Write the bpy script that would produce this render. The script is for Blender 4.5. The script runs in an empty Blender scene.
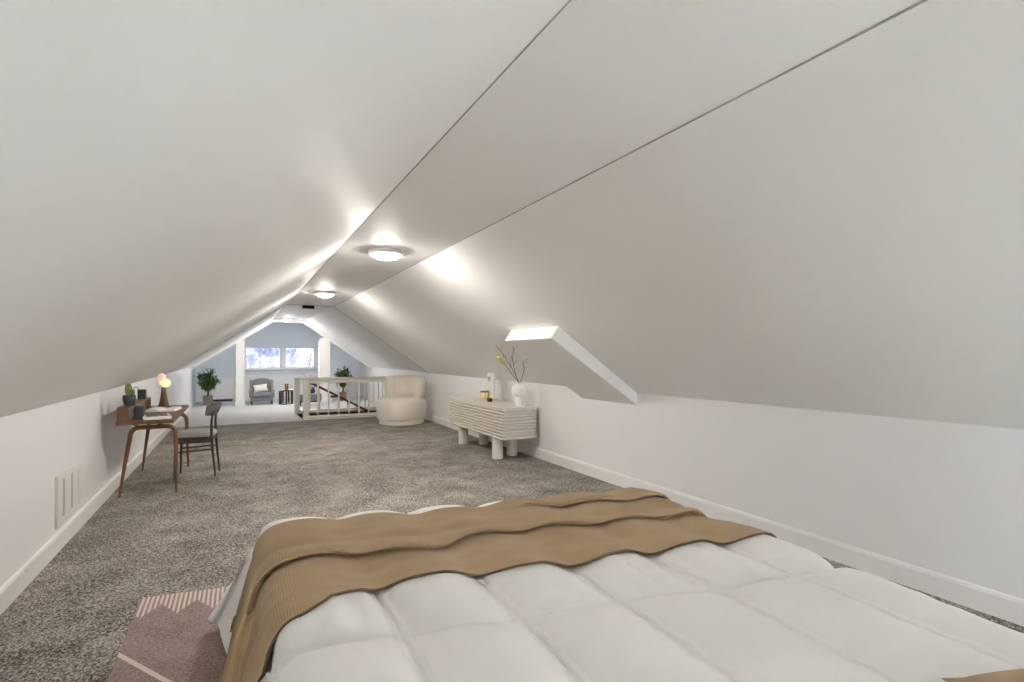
import bpy, math, random
import numpy as np

random.seed(7)
rng = np.random.default_rng(7)
S = bpy.context.scene
COL = S.collection
PI = math.pi

# ------------------------------------------------------------------ materials
def mat_new(name):
    m = bpy.data.materials.new(name)
    m.use_nodes = True
    nt = m.node_tree
    return m, nt, nt.nodes, nt.links, nt.nodes['Principled BSDF']

def noisy(name, c1, c2=None, scale=8.0, rough=0.6, bump=0.0, bscale=None, spec=0.4, metal=0.0, detail=3.0, sheen=0.0, stretch=None, lo=0.35, hi=0.65):
    m, nt, N, L, bs = mat_new(name)
    c2 = c2 or tuple(min(1, c * 0.9) for c in c1)
    tc = N.new('ShaderNodeTexCoord')
    mp = N.new('ShaderNodeMapping')
    if stretch: mp.inputs['Scale'].default_value = stretch
    L.new(tc.outputs['Object'], mp.inputs['Vector'])
    nz = N.new('ShaderNodeTexNoise'); nz.inputs['Scale'].default_value = scale; nz.inputs['Detail'].default_value = detail
    L.new(mp.outputs['Vector'], nz.inputs['Vector'])
    rp = N.new('ShaderNodeValToRGB')
    rp.color_ramp.elements[0].position = lo; rp.color_ramp.elements[0].color = (*c1, 1)
    rp.color_ramp.elements[1].position = hi; rp.color_ramp.elements[1].color = (*c2, 1)
    L.new(nz.outputs['Fac'], rp.inputs['Fac']); L.new(rp.outputs['Color'], bs.inputs['Base Color'])
    bs.inputs['Roughness'].default_value = rough
    bs.inputs['Specular IOR Level'].default_value = spec
    bs.inputs['Metallic'].default_value = metal
    if sheen: bs.inputs['Sheen Weight'].default_value = sheen
    if bump:
        n2 = N.new('ShaderNodeTexNoise'); n2.inputs['Scale'].default_value = bscale or scale * 4; n2.inputs['Detail'].default_value = 2
        L.new(mp.outputs['Vector'], n2.inputs['Vector'])
        bp = N.new('ShaderNodeBump'); bp.inputs['Strength'].default_value = bump; bp.inputs['Distance'].default_value = 0.01
        L.new(n2.outputs['Fac'], bp.inputs['Height']); L.new(bp.outputs['Normal'], bs.inputs['Normal'])
    return m

def emis(name, col, strength, base=(0.9, 0.9, 0.88)):
    m, nt, N, L, bs = mat_new(name)
    nz = N.new('ShaderNodeTexNoise'); nz.inputs['Scale'].default_value = 5
    mx = N.new('ShaderNodeMixRGB'); mx.inputs[1].default_value = (*base, 1); mx.inputs[2].default_value = (*[b * 0.98 for b in base], 1)
    L.new(nz.outputs['Fac'], mx.inputs[0]); L.new(mx.outputs[0], bs.inputs['Base Color'])
    bs.inputs['Emission Color'].default_value = (*col, 1); bs.inputs['Emission Strength'].default_value = strength
    bs.inputs['Roughness'].default_value = 0.4
    return m

def carpet(name, dark, mid, light):
    m, nt, N, L, bs = mat_new(name)
    tc = N.new('ShaderNodeTexCoord')
    vo = N.new('ShaderNodeTexVoronoi'); vo.inputs['Scale'].default_value = 145
    sc = N.new('ShaderNodeSeparateColor'); L.new(tc.outputs['Object'], vo.inputs['Vector']); L.new(vo.outputs['Color'], sc.inputs[0])
    n1 = N.new('ShaderNodeTexNoise'); n1.inputs['Scale'].default_value = 60; n1.inputs['Detail'].default_value = 3; n1.inputs['Roughness'].default_value = 0.7
    n2 = N.new('ShaderNodeTexNoise'); n2.inputs['Scale'].default_value = 2.6; n2.inputs['Detail'].default_value = 5; n2.inputs['Roughness'].default_value = 0.6
    for n in (n1, n2): L.new(tc.outputs['Object'], n.inputs['Vector'])
    def ma(a, k, c):
        q = N.new('ShaderNodeMath'); q.operation = 'MULTIPLY_ADD'; L.new(a, q.inputs[0]); q.inputs[1].default_value = k
        if isinstance(c, float): q.inputs[2].default_value = c
        else: L.new(c, q.inputs[2])
        return q.outputs[0]
    f = ma(sc.outputs[0], 0.52, ma(n1.outputs['Fac'], 0.75, ma(n2.outputs['Fac'], 0.50, -0.385)))
    rp = N.new('ShaderNodeValToRGB'); e = rp.color_ramp.elements
    e[0].position = 0.24; e[0].color = (*dark, 1); e[1].position = 0.80; e[1].color = (*light, 1)
    k = e.new(0.50); k.color = (*mid, 1)
    L.new(f, rp.inputs['Fac']); L.new(rp.outputs['Color'], bs.inputs['Base Color'])
    bp = N.new('ShaderNodeBump'); bp.inputs['Strength'].default_value = 0.5; bp.inputs['Distance'].default_value = 0.008
    L.new(sc.outputs[0], bp.inputs['Height']); L.new(bp.outputs['Normal'], bs.inputs['Normal'])
    bs.inputs['Roughness'].default_value = 0.95; bs.inputs['Specular IOR Level'].default_value = 0.1
    return m

def wood(name, c1, c2, scale=6, axis=(1, 12, 12), rough=0.45):
    return noisy(name, c1, c2, scale=scale, rough=rough, stretch=axis, detail=5, bump=0.05, lo=0.3, hi=0.7)

MT = {}
MT['wall'] = noisy('white_wall_paint', (0.842, 0.842, 0.842), (0.83, 0.83, 0.831), scale=2, rough=0.5, bump=0.03, bscale=120)
MT['slope'] = noisy('white_ceiling_paint', (0.905, 0.905, 0.883), (0.895, 0.895, 0.873), scale=1.5, rough=0.58, bump=0.04, bscale=60, spec=0.2)
MT['slope_far'] = noisy('cool_white_ceiling_paint', (0.90, 0.905, 0.90), (0.89, 0.895, 0.89), scale=1.5, rough=0.58, spec=0.2)
MT['trim'] = noisy('white_gloss_trim', (0.87, 0.865, 0.85), (0.86, 0.85, 0.835), scale=3, rough=0.35)
MT['bright'] = noisy('bright_white_gloss', (0.90, 0.90, 0.88), (0.89, 0.89, 0.87), scale=3, rough=0.4)
MT['blue_wall'] = noisy('blue_grey_paint', (0.755, 0.805, 0.86), (0.74, 0.79, 0.845), scale=2, rough=0.6)
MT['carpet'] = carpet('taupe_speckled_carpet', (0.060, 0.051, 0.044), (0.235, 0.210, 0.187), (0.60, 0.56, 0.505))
MT['carpet_lit'] = carpet('window_lit_carpet', (0.46, 0.455, 0.455), (0.58, 0.575, 0.575), (0.68, 0.675, 0.675))  # same carpet made paler: the window's light is put into its colour
MT['cream_paint'] = noisy('cream_railing_paint', (0.86, 0.835, 0.74), (0.84, 0.81, 0.71), scale=6, rough=0.4)
MT['red_wood'] = wood('red_brown_handrail_wood', (0.20, 0.035, 0.02), (0.11, 0.02, 0.012), rough=0.3)
MT['walnut'] = wood('walnut_wood', (0.175, 0.083, 0.037), (0.095, 0.044, 0.02), axis=(10, 1, 10))
MT['bentwood'] = wood('bent_oak_wood', (0.22, 0.105, 0.038), (0.145, 0.067, 0.024), axis=(10, 10, 1))
MT['dark_wood'] = wood('dark_stained_wood', (0.05, 0.038, 0.03), (0.028, 0.021, 0.017))
MT['frame_dark'] = wood('charcoal_chair_frame', (0.055, 0.05, 0.043), (0.035, 0.03, 0.027))
MT['grey_fabric'] = noisy('grey_woven_fabric', (0.40, 0.40, 0.385), (0.33, 0.33, 0.315), scale=90, rough=0.9, bump=0.3, bscale=200, sheen=0.2)
MT['arm_fabric'] = noisy('slate_grey_upholstery', (0.25, 0.26, 0.285), (0.20, 0.21, 0.235), scale=40, rough=0.9, bump=0.3, bscale=150, sheen=0.2)
MT['slate'] = noisy('slate_leather', (0.17, 0.165, 0.165), (0.13, 0.125, 0.125), scale=20, rough=0.55)
MT['boucle'] = noisy('cream_boucle', (0.82, 0.765, 0.67), (0.76, 0.70, 0.61), scale=70, rough=0.95, bump=0.5, bscale=130, sheen=0.3)
MT['beige_pillow'] = noisy('beige_linen', (0.78, 0.745, 0.70), (0.72, 0.685, 0.64), scale=30, rough=0.9, bump=0.2)
MT['greige'] = noisy('greige_painted_wood', (0.70, 0.66, 0.60), (0.69, 0.65, 0.59), scale=3, rough=0.6)
MT['ceramic'] = noisy('matt_white_ceramic', (0.93, 0.925, 0.905), (0.92, 0.915, 0.895), scale=10, rough=0.5)
MT['paper'] = noisy('white_paper', (0.82, 0.82, 0.79), (0.78, 0.78, 0.75), scale=10, rough=0.8)
MT['ink'] = noisy('dark_ink', (0.05, 0.05, 0.055), (0.08, 0.08, 0.08), scale=20, rough=0.8)
MT['photo_print'] = noisy('dark_botanical_print', (0.04, 0.04, 0.035), (0.40, 0.40, 0.36), scale=34, rough=0.6, lo=0.48, hi=0.66)
MT['black'] = noisy('black_plastic', (0.018, 0.018, 0.022), (0.03, 0.03, 0.034), scale=10, rough=0.4)
MT['grey_plastic'] = noisy('grey_plastic', (0.33, 0.33, 0.36), (0.28, 0.28, 0.31), scale=10, rough=0.5)
MT['pot_dark'] = noisy('charcoal_pot', (0.04, 0.045, 0.05), (0.055, 0.06, 0.066), scale=14, rough=0.6)
MT['cactus'] = noisy('cactus_green', (0.13, 0.20, 0.055), (0.25, 0.30, 0.10), scale=30, rough=0.6, bump=0.3)
MT['leaf'] = noisy('green_leaf', (0.05, 0.135, 0.025), (0.15, 0.28, 0.06), scale=9, rough=0.45)
MT['leaf_dark'] = noisy('dark_plum_leaf', (0.02, 0.018, 0.026), (0.05, 0.04, 0.06), scale=9, rough=0.5)
MT['bark'] = noisy('plant_bark', (0.16, 0.10, 0.065), (0.10, 0.065, 0.045), scale=20, rough=0.8)
MT['pot_taupe'] = noisy('taupe_pot', (0.42, 0.36, 0.315), (0.37, 0.315, 0.275), scale=20, rough=0.8)
MT['pot_pink'] = noisy('dusty_rose_pot', (0.42, 0.235, 0.215), (0.36, 0.20, 0.185), scale=20, rough=0.8)
MT['soil'] = noisy('soil', (0.05, 0.038, 0.028), (0.03, 0.022, 0.016), scale=60, rough=1)
MT['stem'] = noisy('twig_brown', (0.19, 0.145, 0.10), (0.12, 0.09, 0.065), scale=30, rough=0.8)
MT['yellow'] = noisy('yellow_blossom', (0.72, 0.60, 0.06), (0.60, 0.50, 0.07), scale=40, rough=0.7)
MT['candle'] = noisy('butter_yellow_wax', (0.74, 0.60, 0.34), (0.68, 0.55, 0.30), scale=10, rough=0.5)
MT['lid'] = wood('candle_lid_wood', (0.22, 0.15, 0.08), (0.16, 0.10, 0.055))
MT['votive'] = noisy('brown_glass', (0.09, 0.055, 0.035), (0.06, 0.035, 0.022), scale=10, rough=0.25)
MT['amber'] = noisy('amber_glass', (0.26, 0.10, 0.025), (0.20, 0.075, 0.02), scale=10, rough=0.2)
MT['peach'] = noisy('peach_ceramic', (0.78, 0.48, 0.33), (0.70, 0.43, 0.30), scale=10, rough=0.5)
MT['maroon'] = noisy('dark_maroon_plastic', (0.030, 0.004, 0.003), (0.018, 0.003, 0.002), scale=30, rough=0.8, spec=0.1)
MT['lamp_shell'] = emis('blush_glass', (1.0, 0.72, 0.58), 0.12, (0.85, 0.62, 0.54))
MT['lamp_bulb'] = emis('glowing_glass_globe', (1.0, 0.84, 0.36), 0.36, (0.5, 0.46, 0.3))
MT['dome'] = emis('glowing_opal_dome', (1.0, 0.94, 0.87), 96.0)
MT['pencil'] = noisy('copper_pencil', (0.42, 0.19, 0.11), (0.34, 0.15, 0.09), scale=20, rough=0.5)
MT['void'] = noisy('dark_cavity', (0.02, 0.02, 0.02), (0.03, 0.03, 0.03), scale=5, rough=0.9)
MT['lining'] = noisy('grey_lining', (0.52, 0.51, 0.49), (0.49, 0.48, 0.46), scale=5, rough=0.9)
MT['base_fabric'] = noisy('grey_bed_base_fabric', (0.16, 0.15, 0.14), (0.13, 0.12, 0.115), scale=60, rough=0.95)
MT['sheet'] = noisy('white_mattress_ticking', (0.78, 0.77, 0.75), (0.75, 0.74, 0.72), scale=20, rough=0.9)
MT['duvet'] = noisy('white_cotton_duvet', (0.88, 0.865, 0.84), (0.865, 0.85, 0.825), scale=6, rough=0.85, bump=0.05, bscale=40, sheen=0.1)
MT['ground'] = noisy('winter_lawn', (0.42, 0.43, 0.42), (0.58, 0.58, 0.60), scale=0.6, rough=1)
MT['hazy_bark'] = noisy('haze_tinted_bark', (0.15, 0.15, 0.20), (0.09, 0.09, 0.135), scale=3, rough=0.9)  # lavender tint puts the overexposed outdoor haze into the bark colour
MT['siding'] = noisy('white_siding', (0.80, 0.81, 0.84), (0.74, 0.75, 0.79), scale=2, rough=0.8)
MT['roofing'] = noisy('grey_shingles', (0.36, 0.37, 0.43), (0.29, 0.30, 0.36), scale=4, rough=0.9)
MT['dark_glass'] = noisy('dark_house_window', (0.16, 0.17, 0.22), (0.12, 0.13, 0.17), scale=2, rough=0.2)

def glass():
    m, nt, N, L, bs = mat_new('window_glass')
    out = N['Material Output']
    tr = N.new('ShaderNodeBsdfTransparent'); tr.inputs['Color'].default_value = (0.96, 0.97, 0.98, 1)
    gl = N.new('ShaderNodeBsdfGlossy'); gl.inputs['Roughness'].default_value = 0.02
    fr = N.new('ShaderNodeFresnel'); fr.inputs['IOR'].default_value = 1.45
    mx = N.new('ShaderNodeMixShader')
    L.new(fr.outputs[0], mx.inputs[0]); L.new(tr.outputs[0], mx.inputs[1]); L.new(gl.outputs[0], mx.inputs[2])
    L.new(mx.outputs[0], out.inputs['Surface'])
    return m
MT['glass'] = glass()

def throw_mat():
    m, nt, N, L, bs = mat_new('tan_knit')
    uv = N.new('ShaderNodeUVMap')
    w = N.new('ShaderNodeTexWave'); w.wave_type = 'BANDS'; w.bands_direction = 'X'
    w.inputs['Scale'].default_value = 62; w.inputs['Distortion'].default_value = 1.6; w.inputs['Detail'].default_value = 1.5; w.inputs['Detail Scale'].default_value = 0.25
    w2 = N.new('ShaderNodeTexWave'); w2.wave_type = 'BANDS'; w2.bands_direction = 'Y'
    w2.inputs['Scale'].default_value = 70; w2.inputs['Distortion'].default_value = 1.2
    L.new(uv.outputs[0], w.inputs['Vector']); L.new(uv.outputs[0], w2.inputs['Vector'])
    nz = N.new('ShaderNodeTexNoise'); nz.inputs['Scale'].default_value = 5; nz.inputs['Detail'].default_value = 4
    L.new(uv.outputs[0], nz.inputs['Vector'])
    mu = N.new('ShaderNodeMath'); mu.operation = 'MULTIPLY'; L.new(w.outputs['Fac'], mu.inputs[0]); L.new(w2.outputs['Fac'], mu.inputs[1])
    ad = N.new('ShaderNodeMath'); ad.operation = 'MULTIPLY_ADD'; ad.inputs[1].default_value = 0.55; L.new(mu.outputs[0], ad.inputs[0])
    sc = N.new('ShaderNodeMath'); sc.operation = 'MULTIPLY'; sc.inputs[1].default_value = 0.5; L.new(nz.outputs['Fac'], sc.inputs[0]); L.new(sc.outputs[0], ad.inputs[2])
    rp = N.new('ShaderNodeValToRGB'); e = rp.color_ramp.elements
    e[0].position = 0.1; e[0].color = (0.29, 0.195, 0.10, 1); e[1].position = 0.75; e[1].color = (0.49, 0.35, 0.198, 1)
    L.new(ad.outputs[0], rp.inputs[0]); L.new(rp.outputs[0], bs.inputs['Base Color'])
    bp = N.new('ShaderNodeBump'); bp.inputs['Strength'].default_value = 0.35; bp.inputs['Distance'].default_value = 0.004
    L.new(mu.outputs[0], bp.inputs['Height']); L.new(bp.outputs[0], bs.inputs['Normal'])
    bs.inputs['Roughness'].default_value = 0.92; bs.inputs['Specular IOR Level'].default_value = 0.15; bs.inputs['Sheen Weight'].default_value = 0.15
    return m
MT['throw'] = throw_mat()
MT['throw_rim_shade'] = noisy('shaded_rim_tan', (0.11, 0.075, 0.042), (0.09, 0.06, 0.034), scale=40, rough=0.9)  # shadow under the throw's edge, painted as a darker rim
MT['caulk_gap'] = noisy('grey_caulk_and_gap_shade', (0.42, 0.41, 0.38), (0.36, 0.35, 0.325), scale=12, rough=0.9)
MT['vent_paint'] = noisy('off_white_vent_enamel', (0.80, 0.80, 0.745), (0.78, 0.78, 0.725), scale=6, rough=0.4)

def rug_mat():
    # object coordinates: x across, y measured down from the far edge (0 at far edge, negative towards camera)
    m, nt, N, L, bs = mat_new('mauve_rug')
    tc = N.new('ShaderNodeTexCoord'); sp = N.new('ShaderNodeSeparateXYZ'); L.new(tc.outputs['Object'], sp.inputs[0])
    def math_(op, a, b=None, c=None):
        n = N.new('ShaderNodeMath'); n.operation = op
        for i, v in enumerate((a, b, c)):
            if v is None: continue
            if isinstance(v, (int, float)): n.inputs[i].default_value = v
            else: L.new(v, n.inputs[i])
        return n.outputs[0]
    x, y = sp.outputs['X'], sp.outputs['Y']
    dep = math_('MULTIPLY', math_('MULTIPLY_ADD', x, 0.15, y), -1.0)      # depth below the slanted far edge
    tri = math_('PINGPONG', math_('ADD', x, -0.03), 0.085)                # 0 at valleys
    zig = math_('MULTIPLY_ADD', tri, -1.75, 0.275)
    above = math_('LESS_THAN', dep, zig)
    st = math_('GREATER_THAN', math_('FRACT', math_('DIVIDE', x, 0.0232)), 0.48)
    stripe = math_('MULTIPLY', above, st)
    # one pale diagonal line
    ln = math_('MULTIPLY_ADD', x, 1.52, 0.635)                            # depth along the line
    dl = math_('ABSOLUTE', math_('SUBTRACT', math_('MULTIPLY', y, -1.0), ln))
    line = math_('MULTIPLY', math_('LESS_THAN', dl, 0.02), math_('LESS_THAN', x, 0.9))
    lt = math_('MAXIMUM', stripe, line)
    nz = N.new('ShaderNodeTexNoise'); nz.inputs['Scale'].default_value = 150; nz.inputs['Detail'].default_value = 3
    n2 = N.new('ShaderNodeTexNoise'); n2.inputs['Scale'].default_value = 3.5; n2.inputs['Detail'].default_value = 3
    L.new(tc.outputs['Object'], nz.inputs['Vector']); L.new(tc.outputs['Object'], n2.inputs['Vector'])
    r1 = N.new('ShaderNodeValToRGB'); e = r1.color_ramp.elements
    e[0].position = 0.3; e[0].color = (0.20, 0.142, 0.132, 1); e[1].position = 0.7; e[1].color = (0.47, 0.36, 0.335, 1)
    ad = math_('ADD', nz.outputs['Fac'], math_('MULTIPLY_ADD', n2.outputs['Fac'], 0.3, -0.15))
    L.new(ad, r1.inputs[0])
    mx = N.new('ShaderNodeMixRGB'); L.new(lt, mx.inputs[0]); L.new(r1.outputs[0], mx.inputs[1]); mx.inputs[2].default_value = (0.72, 0.62, 0.56, 1)
    L.new(mx.outputs[0], bs.inputs['Base Color'])
    bp = N.new('ShaderNodeBump'); bp.inputs['Strength'].default_value = 0.5; bp.inputs['Distance'].default_value = 0.008
    L.new(nz.outputs['Fac'], bp.inputs['Height']); L.new(bp.outputs[0], bs.inputs['Normal'])
    bs.inputs['Roughness'].default_value = 0.95; bs.inputs['Specular IOR Level'].default_value = 0.1
    return m
MT['rug'] = rug_mat()

# ------------------------------------------------------------------ mesh builder
class MB:
    def __init__(s): s.v = []; s.f = []
    def add(s, vs, fs):
        o = len(s.v); s.v += [tuple(p) for p in vs]; s.f += [tuple(i + o for i in f) for f in fs]; return s
    def box(s, x0, x1, y0, y1, z0, z1):
        return s.add([(x0,y0,z0),(x1,y0,z0),(x1,y1,z0),(x0,y1,z0),(x0,y0,z1),(x1,y0,z1),(x1,y1,z1),(x0,y1,z1)],
                     [(3,2,1,0),(4,5,6,7),(0,1,5,4),(1,2,6,5),(2,3,7,6),(3,0,4,7)])
    def prism(s, poly, axis, a, b):
        n = len(poly)
        def P(p, t):
            return {'x': (t, p[0], p[1]), 'y': (p[0], t, p[1]), 'z': (p[0], p[1], t)}[axis]
        vs = [P(p, a) for p in poly] + [P(p, b) for p in poly]
        fs = [tuple(range(n))[::-1], tuple(range(n, 2 * n))] + [(i, (i + 1) % n, n + (i + 1) % n, n + i) for i in range(n)]
        return s.add(vs, fs)
    def lathe(s, prof, c=(0, 0, 0), seg=24, sx=1, sy=1):
        vs = []; fs = []
        for r, z in prof:
            for k in range(seg):
                a = 2 * PI * k / seg
                vs.append((c[0] + sx * r * math.cos(a), c[1] + sy * r * math.sin(a), c[2] + z))
        n = len(prof)
        for i in range(n - 1):
            for k in range(seg):
                k2 = (k + 1) % seg
                fs.append((i*seg+k, i*seg+k2, (i+1)*seg+k2, (i+1)*seg+k))
        fs.append(tuple(range(seg))[::-1]); fs.append(tuple((n-1)*seg + k for k in range(seg)))
        return s.add(vs, fs)
    def tube(s, pts, rad, seg=10, squash=None):
        pts = [np.array(p, float) for p in pts]; n = len(pts)
        if isinstance(rad, (int, float)): rad = [rad] * n
        vs = []; up = None
        for i in range(n):
            t = pts[min(i+1, n-1)] - pts[max(i-1, 0)]; t /= (np.linalg.norm(t) + 1e-9)
            if up is None:
                ref = np.array([0, 0, 1.0]) if abs(t[2]) < 0.9 else np.array([1.0, 0, 0])
                u = np.cross(t, ref)
            else: u = up - t * np.dot(up, t)
            u /= np.linalg.norm(u); up = u; w = np.cross(t, u)
            for k in range(seg):
                a = 2 * PI * k / seg
                q = (squash or (1, 1))
                vs.append(pts[i] + rad[i] * (math.cos(a) * u * q[0] + math.sin(a) * w * q[1]))
        fs = []
        for i in range(n - 1):
            for k in range(seg):
                k2 = (k + 1) % seg
                fs.append((i*seg+k, i*seg+k2, (i+1)*seg+k2, (i+1)*seg+k))
        fs.append(tuple(range(seg))[::-1]); fs.append(tuple((n-1)*seg+k for k in range(seg)))
        return s.add(vs, fs)
    def ball(s, c, rx, ry=None, rz=None, seg=16, rings=10, e=1.0):
        ry = ry or rx; rz = rz or rx
        def pw(t): return math.copysign(abs(t) ** e, t)
        vs = []; fs = []
        for i in range(rings + 1):
            ph = -PI / 2 + PI * i / rings
            for k in range(seg):
                a = 2 * PI * k / seg
                vs.append((c[0] + rx * pw(math.cos(ph)) * pw(math.cos(a)), c[1] + ry * pw(math.cos(ph)) * pw(math.sin(a)), c[2] + rz * pw(math.sin(ph))))
        for i in range(rings):
            for k in range(seg):
                k2 = (k + 1) % seg
                fs.append((i*seg+k, i*seg+k2, (i+1)*seg+k2, (i+1)*seg+k))
        return s.add(vs, fs)
    def grid(s, A):
        h, w, _ = A.shape
        vs = A.reshape(-1, 3).tolist()
        fs = [(i*w+j, i*w+j+1, (i+1)*w+j+1, (i+1)*w+j) for i in range(h-1) for j in range(w-1)]
        return s.add(vs, fs)
    def leaf(s, base, d, up, L, W, bend=0.3):
        d = np.array(d, float); d /= np.linalg.norm(d); up = np.array(up, float)
        side = np.cross(d, up); side /= (np.linalg.norm(side) + 1e-9); nrm = np.cross(side, d)
        b = np.array(base, float); vs = []; prof = (0.08, 0.75, 1.0, 0.72, 0.03)
        for i, w in enumerate(prof):
            t = i / 4; c = b + d * L * t - nrm * bend * L * t * t
            vs += [c - side * W * w / 2 + nrm * W * w * 0.12, c, c + side * W * w / 2 + nrm * W * w * 0.12]
        fs = []
        for i in range(4):
            o = i * 3; fs += [(o, o+1, o+4, o+3), (o+1, o+2, o+5, o+4)]
        return s.add(vs, fs)
    def rot(s, ang, c=(0, 0)):
        ca, sa = math.cos(ang), math.sin(ang)
        s.v = [(c[0] + (x-c[0])*ca - (y-c[1])*sa, c[1] + (x-c[0])*sa + (y-c[1])*ca, z) for x, y, z in s.v]; return s
    def build(s, name, mat, parent=None, smooth=False, bevel=0.0, sub=0, bseg=2, solid=0.0, loc=None, weld=False):
        me = bpy.data.meshes.new(name); me.from_pydata(s.v, [], s.f); me.update()
        import bmesh
        bm = bmesh.new(); bm.from_mesh(me)
        if weld: bmesh.ops.remove_doubles(bm, verts=bm.verts, dist=1e-5)
        if not solid: bmesh.ops.recalc_face_normals(bm, faces=bm.faces)
        bm.to_mesh(me); bm.free()
        me.materials.append(mat if not isinstance(mat, str) else MT[mat])
        o = bpy.data.objects.new(name, me); COL.objects.link(o)
        if parent: o.parent = parent
        if loc: o.location = loc
        if smooth:
            me.polygons.foreach_set('use_smooth', [True] * len(me.polygons))
            me.set_sharp_from_angle(angle=math.radians(42))
        if bevel:
            b = o.modifiers.new('bevel', 'BEVEL'); b.width = bevel; b.segments = bseg; b.limit_method = 'ANGLE'; b.angle_limit = math.radians(40)
        if solid:
            q = o.modifiers.new('solid', 'SOLIDIFY'); q.thickness = solid; q.offset = -1
        if sub:
            q = o.modifiers.new('sub', 'SUBSURF'); q.levels = sub; q.render_levels = sub
        return o

def tag(o, label=None, cat=None, group=None, kind=None):
    if label: o['label'] = label
    if cat: o['category'] = cat
    if group: o['group'] = group
    if kind: o['kind'] = kind
    return o
def empty(name, loc, label, cat, group=None, rz=0.0):
    o = bpy.data.objects.new(name, None); COL.objects.link(o); o.location = loc; o.rotation_euler = (0, 0, rz)
    o.empty_display_size = 0.1
    return tag(o, label, cat, group)
def struct(o): o['kind'] = 'structure'; return o
def copy_tree(o, parent=None):
    c = o.copy(); COL.objects.link(c); c.parent = parent
    for ch in list(o.children): copy_tree(ch, c)
    return c
def bez(p0, p1, p2, n=8):
    p0, p1, p2 = map(lambda p: np.array(p, float), (p0, p1, p2))
    return [(1-t)**2*p0 + 2*t*(1-t)*p1 + t*t*p2 for t in np.linspace(0, 1, n)]
def rounded_rect(x0, x1, y0, y1, r, n=5):
    out = []
    for cx, cy, a0 in ((x1-r, y1-r, 0), (x0+r, y1-r, 90), (x0+r, y0+r, 180), (x1-r, y0+r, 270)):
        for k in range(n + 1):
            a = math.radians(a0 + 90 * k / n); out.append((cx + r*math.cos(a), cy + r*math.sin(a)))
    return out

# ------------------------------------------------------------------ room shell
XL, XR = -1.159, 3.596
RL, RR, ZC = 0.793, 1.644, 2.363
KL, KR = 1.056, 1.012
YB, YS, Y1, Y2 = -2.6, 10.75, 16.1, 18.1
# stairwell
HX0, HX1, HY0, HY1 = 1.20, 3.52, 12.06, 13.36

struct(MB().box(XL-.2, XR+.2, YB-.2, 11.9, -.15, 0).build('floor', 'carpet'))
f2 = MB()
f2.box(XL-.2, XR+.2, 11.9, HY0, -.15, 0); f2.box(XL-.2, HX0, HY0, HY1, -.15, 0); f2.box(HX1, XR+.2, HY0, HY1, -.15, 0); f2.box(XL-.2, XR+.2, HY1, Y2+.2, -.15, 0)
struct(f2.build('floor_far', 'carpet_lit'))
struct(MB().box(XL-.12, XL, YB, Y1, -.1, KL+.05).build('wall_left', 'wall'))
struct(MB().box(XR, XR+.12, YB, Y1, -.1, KR+.05).build('wall_right', 'wall'))
T = .12
def slope(name, pa, pb, y0, y1, sgn, mat='slope'):
    dx, dz = pb[0]-pa[0], pb[1]-pa[1]; L_ = math.hypot(dx, dz); nx, nz = -dz/L_*T, dx/L_*T
    if nz < 0: nx, nz = -nx, -nz
    ex, ez = dx/L_*.15, dz/L_*.15
    poly = [(pa[0]-ex, pa[1]-ez), pb, (pb[0]+nx, pb[1]+nz), (pa[0]-ex+nx, pa[1]-ez+nz)]
    return struct(MB().prism(poly, 'y', y0, y1).build(name, mat))
gl_, gr_ = .0035, .006
slope('ceiling_left', (XL, KL), (RL-gl_*.83, ZC-gl_*.55), YB, YS, 1)
slope('ceiling_right', (XR, KR), (RR+gr_*.83, ZC-gr_*.55), YB, YS, -1)
cf = MB(); cf.box(RL, RR, YB, YS, ZC, ZC+.16)
struct(cf.build('ceiling', 'slope'))
struct(MB().box(RL-.12, RR+.12, YB, YS, ZC+.03, ZC+.20).build('ceiling_deck', 'void'))
for i_, (x_, w_) in enumerate(((RL-.001, .0035), (RR+.001, .005))):
    sg_ = -1 if i_ == 0 else 1
    struct(MB().prism([(x_-w_, ZC-.0035), (x_+w_, ZC-.0035), (x_+w_, ZC+.02), (x_-w_, ZC+.02)], 'y', YB, YS).build('trim_%d' % (7+i_), 'caulk_gap'))
# second bay, a step lower
ZC2, KL2, KR2 = ZC+.020, KL+.016, KR+.016
def bay(poly_in, y0, y1, name, mat):
    (a, b, c, d) = poly_in
    out = [(d[0]+.3, d[1]-.2), (d[0]+.3, d[1]+.2), (c[0]+.1, c[1]+.30), (b[0]-.1, b[1]+.30), (a[0]-.3, a[1]+.2), (a[0]-.3, a[1]-.2)]
    inn = [(a[0]-.3, a[1]-.2), a, b, c, d, (d[0]+.3, d[1]-.2)]
    return struct(MB().prism(inn + out[1:-1], 'y', y0, y1).build(name, mat))
bay([(XL, KL2), (RL, ZC2), (RR, ZC2), (XR, KR2)], YS, Y1, 'ceiling_far', 'slope_far')
jp = [(XL, KL), (RL, ZC), (RR, ZC), (XR, KR)]; jq = [(x, z-.006) for x, z in jp]
struct(MB().prism(jp+jq[::-1], 'y', YS-.02, YS+.012).build('trim_9', 'caulk_gap'))  # grey strip drawn in for the dark shadow gap at the step
# third bay by the window, a little higher and painted blue-grey
bay([(XL, KL+.25), (RL-.1, ZC+.25), (RR+.1, ZC+.25), (XR, KR+.25)], Y1, Y2+.1, 'ceiling_alcove', 'blue_wall')
struct(MB().box(XL-.12, XL, Y1, Y2, -.1, KL+.45).build('wall_left_alcove', 'blue_wall'))
struct(MB().box(XR, XR+.12, Y1, Y2, -.1, KR+.45).build('wall_right_alcove', 'wall'))
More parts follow.
